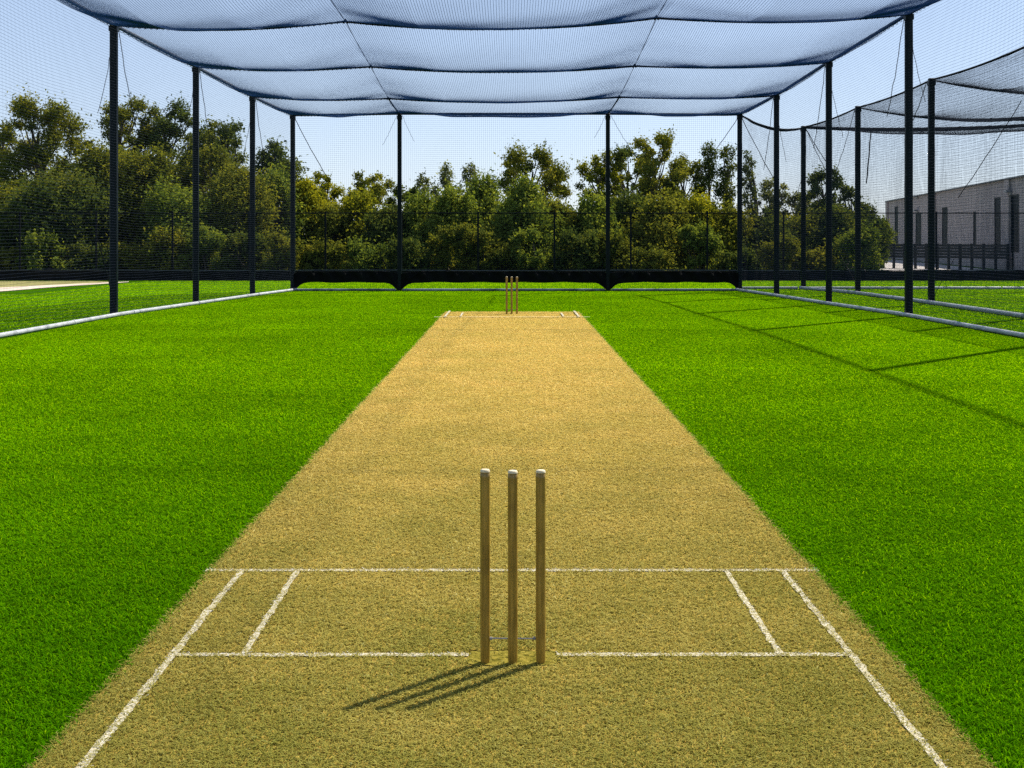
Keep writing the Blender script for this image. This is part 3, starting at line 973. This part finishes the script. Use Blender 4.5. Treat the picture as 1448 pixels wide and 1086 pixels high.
# shallow pilaster strips
for px in (1255.5, 1322, 1426.5):
    d = face(px)
    g.append(fbox(d - 0.45, d + 0.45, 0.0, 0.12, 0, BH - 0.01))
part("wall", merge(g), M["block"], bld)
part("roof", fbox(FB + .4, FA - .4, -21.8, -TH - 0.005, BH - .5, BH - .3), M["coping"], bld)
part("coping", merge([fbox(FB - .05, FA + .05, -TH - .05, 0.16, BH, BH + 0.07)]), M["coping"], bld)
for d0, d1, z0, z1 in cuts:
    fr = merge([fbox(d0, d0 + .07, -.06, -.008, z0, z1), fbox(d1 - .07, d1, -.06, -.008, z0, z1),
                fbox(d0 + .07, d1 - .07, -.06, -.008, z0, z0 + .07), fbox(d0 + .07, d1 - .07, -.06, -.008, z1 - .07, z1),
                fbox(d0 + .07, d1 - .07, -.055, -.012, z0 + (z1 - z0) * .62, z0 + (z1 - z0) * .62 + .06)])
    w = part("window", fr, M["frame"], bld)
    part("pane", fbox(d0 + .06, d1 - .06, -.045, -.03, z0 + .06, z1 - .06), M["glass"], w)
for px, py in ((1298, 279), (1298, 299), (1430, 273)):
    d = face(px); z = hz(py, d)
    part("wall_lamp", merge([fbox(d - .2, d + .2, 0.002, 0.10, z - .1, z + .1), fbox(d - .26, d + .26, 0.10, 0.30, z + .02, z + .14)]), M["lamp"], bld)

# low dark board fence in front of the building
bf = empty("board_fence", (18, 68, 0), "low dark board fence on short posts before the grey building", "fence")
ba, bb = (gx(1178, 72), 72.0), (gx(1425, 64), 64.0)
for t in np.linspace(0, 1, 17):
    x = ba[0] + (bb[0] - ba[0]) * t; y = ba[1] + (bb[1] - ba[1]) * t
    part("post", box(x - .06, x + .06, y - .06, y + .06, 0, 1.32), M["darkwood"], bf)
g = []
for k in range(5):
    z = 0.58 + k * 0.145
    v = []
    for zz in (z, z + 0.125):
        for oy in (-0.10, -0.065):
            for (x, y) in (ba, bb):
                v.append((x, y + oy, zz))
    g.append((np.array(v), np.array([[0, 2, 3, 1], [4, 5, 7, 6], [0, 1, 5, 4], [2, 6, 7, 3], [0, 4, 6, 2], [1, 3, 7, 5]])))
part("board", merge(g), M["darkwood"], bf)

# ------------------------------------------------------------------ trees
def leaf_cards(centers, radii, count, size, squash=0.8, out_bias=0.9, lobe_tint=None):
    """leaf clumps: rhombic leaves on and in each lobe"""
    vs, ts = [], []
    for (c, r, n, lt) in zip(centers, radii, count, lobe_tint):
        dirv = rng.normal(0, 1, (n, 3)); dirv /= np.linalg.norm(dirv, axis=1, keepdims=True)
        rad = r * (0.20 + 0.85 * rng.random(n) ** 0.6) * (1 + 0.30 * np.sin(dirv[:, 0] * 6 + c[0] * 9) * np.sin(dirv[:, 2] * 6 + c[2] * 7) + 0.18 * np.sin(dirv[:, 1] * 11 + dirv[:, 2] * 9 + c[2] * 5))
        stray = rng.random(n) < 0.26
        rad = np.where(stray, rad * rng.uniform(1.05, 1.5, n), rad)
        p = np.array(c) + dirv * rad[:, None] * np.array([1, 1, squash])
        p[:, 2] += np.where(stray & (dirv[:, 2] > 0.2), rad * rng.uniform(0, 0.5, n), 0)      # upright shoots
        nv = dirv * 0.55 + rng.normal(0, 0.8, (n, 3)) + np.array([0, 0, 0.35])
        nv /= np.linalg.norm(nv, axis=1, keepdims=True)
        a = np.cross(nv, rng.normal(0, 1, (n, 3))); a /= np.linalg.norm(a, axis=1, keepdims=True) + 1e-9
        b = np.cross(nv, a)
        s = (size * rng.uniform(0.6, 1.35, n))[:, None]
        bend = nv * s * 0.18
        q = np.stack([p - a * s, p + b * s * 0.48 + bend, p + a * s, p - b * s * 0.48 + bend], 1)
        vs.append(q.reshape(-1, 3))
        ts.append(np.repeat(np.clip(lt + rng.normal(0, 0.13, n), 0, 1), 4))
    v = np.concatenate(vs)
    f = np.arange(len(v)).reshape(-1, 4)
    return v, f, np.concatenate(ts)

def curve_pts(p, q, bow, n=6):
    t = np.linspace(0, 1, n)[:, None]
    p = np.array(p); q = np.array(q)
    pts = p * (1 - t) + q * t
    pts += np.array(bow) * (t * (1 - t) * 4)
    return pts

def make_tree(name, px, d, top, wpx, kind, leaf, label, cat, group, dens=1.0, low=0.16):
    x = gx(px, d); H = hz(top, d); Wd = wpx * d / F
    root = empty(name, (x, d, 0), label, cat, group)
    C, Rr = [], []
    Rw = Wd / 2
    if kind == "round":
        n = int(22 + 9 * Rw)
        for i in range(n):
            t = (i + rng.random()) / n
            z = H * (low + (0.93 - low) * t)
            prof = math.sin(PI * min(1, max(0.0, (t * 0.83 + 0.12)))) ** 0.7
            a = i * 2.4 + rng.normal(0, 0.4)
            rr = Rw * prof * math.sqrt(rng.uniform(0.15, 0.75))
            C.append((x + rr * math.cos(a), d + rr * math.sin(a), z)); Rr.append(rng.uniform(0.20, 0.42) * max(0.9, Rw) * (0.65 + 0.45 * prof))
        size, sq = 0.078, 0.85
    elif kind == "open":
        n = int(22 + 8 * Rw)
        for i in range(n):
            t = (i + rng.random()) / n
            z = H * (0.36 + 0.59 * t)
            prof = math.sin(PI * (0.20 + 0.66 * t)) ** 0.6
            a = i * 2.4 + rng.normal(0, 0.5)
            rr = Rw * prof * math.sqrt(rng.uniform(0.1, 0.95))
            C.append((x + rr * math.cos(a), d + rr * math.sin(a), z)); Rr.append(rng.uniform(0.15, 0.34) * max(1.0, Rw))
        size, sq = 0.072, 0.75
    elif kind == "spire":
        n = int(20 + 4 * Rw)
        for i in range(n):
            t = (i + rng.random()) / n
            z = H * (0.12 + 0.84 * t)
            prof = (1 - t) ** 0.55 * (0.55 + 0.45 * min(1, t * 5)) + 0.10
            a = i * 2.4 + rng.normal(0, 0.4)
            rr = Rw * prof * math.sqrt(rng.uniform(0.1, 0.85))
            C.append((x + rr * math.cos(a), d + rr * math.sin(a), z)); Rr.append(rng.uniform(0.20, 0.34) * max(0.9, Rw) * (0.65 + 0.5 * prof))
        size, sq = 0.070, 1.3
    elif kind == "plume":
        n = int(20 + 8 * Rw)
        for i in range(n):
            t = (i + rng.random()) / n
            z = H * (0.10 + 0.83 * t)
            prof = (1 - t) ** 0.6 * (0.7 + 0.3 * min(1, t * 4)) + 0.08
            a = i * 2.4 + rng.normal(0, 0.4)
            rr = Rw * 1.1 * prof * math.sqrt(rng.uniform(0.15, 1.0))
            C.append((x + rr * math.cos(a), d + rr * math.sin(a), z)); Rr.append(rng.uniform(0.20, 0.36) * max(0.9, Rw) * (0.6 + 0.5 * prof))
        size, sq = 0.072, 1.35
    else:  # bush
        n = int(20 + 6 * Rw)
        for i in range(n):
            a = i * 2.4 + rng.normal(0, 0.4)
            t = rng.random()
            z = H * (0.12 + 0.72 * t)
            rr = Rw * math.sqrt(rng.uniform(0.05, 0.9)) * (1 - 0.45 * t)
            C.append((x + rr * math.cos(a), d + 0.7 * rr * math.sin(a), z)); Rr.append(rng.uniform(0.16, 0.36) * max(0.8, Rw) * 0.9)
        size, sq = 0.07, 0.9
    # keep the top lobe under the wanted height
    zt = max(c[2] + r * sq * 1.02 for c, r in zip(C, Rr))
    k = H / zt
    C = [(c[0], c[1], c[2] * k) for c in C]
    cnt = [int(max(60, 430 * dens * (r / 0.6) ** 2 * (0.11 / size) ** 2)) for r in Rr]
    lt = [float(np.clip(rng.normal(0.5, 0.16), 0.1, 0.9)) for _ in C]
    v, f, tint = leaf_cards(C, Rr, cnt, size, sq, lobe_tint=lt)
    # trunk and limbs
    g = []
    tr = max(0.07, 0.018 * H + 0.02 * Rw)
    topz = H * (0.55 if kind == "bush" else 0.8)
    if kind == "bush":
        for s in range(5):
            c = C[rng.integers(len(C))]
            pts = curve_pts((x + rng.normal(0, .1), d + rng.normal(0, .1), 0), c, rng.normal(0, 0.08, 3))
            g.append(tubes(pts, np.linspace(0.035, 0.012, 6), 6))
        tname = "stem"
    else:
        lean = rng.normal(0, 0.12, 2)
        axis = curve_pts((x, d, 0), (x + lean[0], d + lean[1], topz), (rng.normal(0, 0.12), rng.normal(0, 0.12), 0), 10)
        rad = np.linspace(tr, tr * 0.3, 10); rad[0] = tr * 1.35
        g.append(tubes(axis, rad, 9))
        for c in C:
            zc = max(0.25 * H, min(topz * 0.97, c[2] - 0.25 * H * rng.uniform(0.5, 1.0)))
            t = zc / topz
            p0 = axis[min(9, int(t * 9))]
            pts = curve_pts(p0, c, (0, 0, -0.06 * H * rng.random()) + rng.normal(0, 0.06, 3))
            g.append(tubes(pts, np.linspace(tr * 0.36, 0.012, 6), 5))
        tname = "trunk"
    part(tname, merge(g), M["bark"], root, smooth=True)
    part("crown" if kind != "bush" else "foliage", (v, f), LEAF[leaf], root, tint=tint)
    return root

BACKG, FRONTG = "tall trees behind the far fence", "lower trees before the tall ones"
TREES = [
 # px, d, top, width, kind, leaf, label
 (-8, 63, 172, 100, "open", "olive", "tall tree cut by the photo's left edge"),
 (58, 62, 138, 118, "open", "olive", "tall open-crowned tree with spreading pale limbs, nearest the photo's left edge"),
 (172, 63, 136, 104, "open", "olive", "tall round-topped tree behind the left cage's nearest visible post"),
 (236, 64, 142, 96, "open", "dark", "tall dark tree with sky gaps, between the first two left posts"),
 (306, 62, 172, 92, "open", "dark", "tall narrow-topped tree just right of the second left post"),
 (392, 62, 198, 84, "round", "dark", "dark tree behind the cage's far left corner post"),
 (455, 64, 243, 56, "open", "yellow", "small yellow-tipped open tree right of the far left corner"),
 (522, 64, 243, 72, "open", "olive", "olive round-headed tree left of the left back post"),
 (575, 65, 262, 60, "open", "dark", "small dark tree behind the left back post"),
 (598, 65, 244, 52, "spire", "grey", "thin grey-green spiky tree just right of the left back post"),
 (630, 66, 230, 62, "spire", "grey", "first of two pointed grey-green trees above the middle greenery"),
 (664, 66, 229, 60, "spire", "grey", "second of two pointed grey-green trees, nearer the round-topped dome tree"),
 (753, 64, 208, 98, "open", "olive", "broad dome-shaped olive tree rising above the far stumps"),
 (845, 64, 214, 62, "open", "yellow", "yellow-green tree at the right back post"),
 (884, 65, 206, 70, "open", "dark", "dark tree between the right back post and the bare-trunked tree"),
 (930, 62, 189, 88, "open", "olive", "tallest tree of the back row, bare branching trunk below its crown"),
 (968, 64, 222, 52, "open", "olive", "small-crowned tree squeezed between bare-trunked tree and upright trees"),
 (1000, 64, 200, 58, "spire", "dark", "first of three upright dark trees left of the right corner post"),
 (1030, 64, 203, 52, "spire", "dark", "middle of three upright dark trees at the right corner post"),
 (1058, 64, 214, 46, "spire", "dark", "last of three upright dark trees, right of the right corner post"),
 (1092, 66, 253, 46, "open", "grey", "thin sparse tree between the corner post and the next right post"),
 (1130, 66, 272, 46, "open", "grey", "thin grey-green tree behind the second cage's back corner post"),
 (1167, 62, 238, 66, "open", "dark", "dark bare-limbed tree behind the right cage wall's third post"),
 (1203, 63, 264, 52, "round", "dark", "rounded dark tree just left of the second cage's middle post"),
 (1228, 68, 286, 50, "spire", "dark", "small pointed dark tree next to the grey building"),
 (1246, 72, 306, 40, "round", "green", "small green tree touching the grey building's far corner"),
]
FRONT = [
 (10, 56, 262, 120, "plume", "olive", "olive leafy tree low at the photo's left edge"),
 (88, 54, 246, 150, "round", "dark", "broad dark leafy tree below the open-crowned one at left"),
 (142, 57, 204, 112, "round", "olive", "dense olive tree just left of the nearest left post"),
 (205, 56, 212, 112, "round", "olive", "dense olive-brown tree right of the nearest left post"),
 (252, 54, 262, 110, "plume", "green", "low green tree between the first two left posts"),
 (298, 57, 206, 94, "round", "olive", "leafy olive tree right of the second left post"),
 (340, 55, 232, 110, "plume", "olive", "leafy olive tree left of the third left post"),
 (386, 56, 236, 84, "plume", "green", "green tree inside the cage's far left corner bay"),
 (432, 57, 252, 74, "round", "yellow", "bright yellow-leaved tree right of the far left corner post"),
 (470, 56, 288, 74, "plume", "olive", "olive tree with brown patches right of the yellow-leaved one"),
 (506, 57, 272, 76, "round", "yellow", "yellow-olive tree left of the left back post"),
 (548, 55, 292, 80, "round", "dark", "dark low tree directly left of the left back post"),
 (600, 55, 270, 84, "plume", "green", "mid-green tree directly right of the left back post"),
 (640, 54, 262, 86, "plume", "green", "mid-green peaked tree beneath the pointed grey-green trees"),
 (686, 56, 244, 80, "plume", "green", "tall mid-green tree left of the far stumps"),
 (738, 54, 248, 92, "plume", "green", "feathery mid-green tree behind the far stumps"),
 (786, 55, 284, 84, "round", "olive", "olive low tree between the far stumps and right back post"),
 (838, 54, 274, 80, "plume", "green", "pale green peaked tree just left of the right back post"),
 (888, 56, 268, 84, "plume", "dark", "dark low tree just right of the right back post"),
 (938, 54, 272, 100, "plume", "olive", "leafy olive tree below the bare-trunked tall tree"),
 (988, 55, 276, 84, "plume", "yellow", "yellow-topped low tree below the upright dark trees"),
 (1034, 55, 290, 80, "plume", "olive", "olive low tree behind the right corner post"),
 (1082, 55, 296, 80, "plume", "dark", "dark low tree right of the right corner post"),
 (1128, 56, 304, 76, "round", "olive", "olive low tree behind the second cage's back corner"),
 (1174, 56, 292, 76, "round", "dark", "dark low tree behind the right wall's third post"),
 (1218, 60, 300, 66, "round", "dark", "dark low tree beside the grey building's left end"),
]
for px, d, top, w, kind, leaf, label in TREES:
    make_tree("tree", px, d, top, w, kind, leaf, label, "tree", BACKG, 1.0)
for px, d, top, w, kind, leaf, label in FRONT:
    make_tree("tree", px, d, top, w * (1.3 if kind == "plume" else 1.12), kind, leaf, label, "tree", FRONTG, 1.15)
anchors = ["at the photo's left edge", "left of the nearest left post", "behind the nearest left post", "right of the nearest left post", "left of the second left post",
           "right of the second left post", "behind the third left post", "at the cage's far left corner post", "below the yellow-leaved tree", "left of the left back post",
           "right of the left back post", "below the pointed grey-green trees", "left of the far stumps", "right of the far stumps", "left of the right back post",
           "right of the right back post", "below the bare-trunked tall tree", "left of the right corner post", "right of the right corner post", "at the second cage's back corner",
           "behind the right wall's third post", "left of the grey building"]
leafs = ["olive", "green", "dark", "olive"]
for k, an in enumerate(anchors):
    px = 5 + k * 57.5
    make_tree("bush", px + rng.uniform(-8, 8), 51.3 + rng.uniform(-0.4, 0.9), rng.uniform(316, 360), 84, "bush", leafs[k % 4],
              "low leafy bush behind the far fence, " + an, "bush", "bushes along the far fence", 1.0)

# ------------------------------------------------------------------ light, sky, camera
EL = math.radians(47.0)
AZ = math.radians(43.0)     # from +Y towards +X
world = bpy.data.worlds.new("World")
scene.world = world
world.use_nodes = True
nt = world.node_tree
bg = nt.nodes["Background"]
sky = nt.nodes.new("ShaderNodeTexSky")
sky.sky_type = 'NISHITA'
sky.sun_disc = False
sky.sun_elevation = EL
sky.sun_rotation = AZ
sky.air_density = 1.0
sky.dust_density = 0.0
sky.ozone_density = 1.5
gm = nd(nt, "ShaderNodeGamma"); gm.inputs["Gamma"].default_value = 0.48
nt.links.new(sky.outputs[0], gm.inputs["Color"])
nt.links.new(mix(nt, gm.outputs[0], (1.08, 1.18, 1.42), 1.0, "MULTIPLY"), bg.inputs[0])
bg.inputs[1].default_value = 0.15

sl = bpy.data.lights.new("sun", 'SUN')
sl.energy = 5.0
sl.angle = math.radians(1.0)
sl.color = (1.0, 0.94, 0.84)
so = bpy.data.objects.new("sun", sl)
COL.objects.link(so)
sd = Vector((math.sin(AZ) * math.cos(EL), math.cos(AZ) * math.cos(EL), math.sin(EL)))
so.rotation_euler = sd.to_track_quat('Z', 'Y').to_euler()
so.location = (20, 20, 30)

cam = bpy.data.cameras.new("camera")
cam.sensor_width = 36.0
cam.lens = 36.0 * F / 1448.0
cam.shift_y = -(543.0 - HY) / 1448.0
cam.clip_end = 2000
cam.clip_start = 0.1
co = bpy.data.objects.new("camera", cam)
COL.objects.link(co)
co.location = (0, 0, CAMH)
co.rotation_euler = (math.radians(90), 0, 0)
scene.camera = co

scene.view_settings.view_transform = 'Standard'
scene.view_settings.look = 'None'
scene.view_settings.exposure = 0.95
scene.view_settings.gamma = 1.0
scene.render.engine = 'CYCLES'
scene.cycles.max_bounces = 8
scene.cycles.transparent_max_bounces = 8
scene.cycles.use_denoising = False

print("FACES", sum(len(o.data.polygons) for o in scene.objects if o.type=="MESH"))
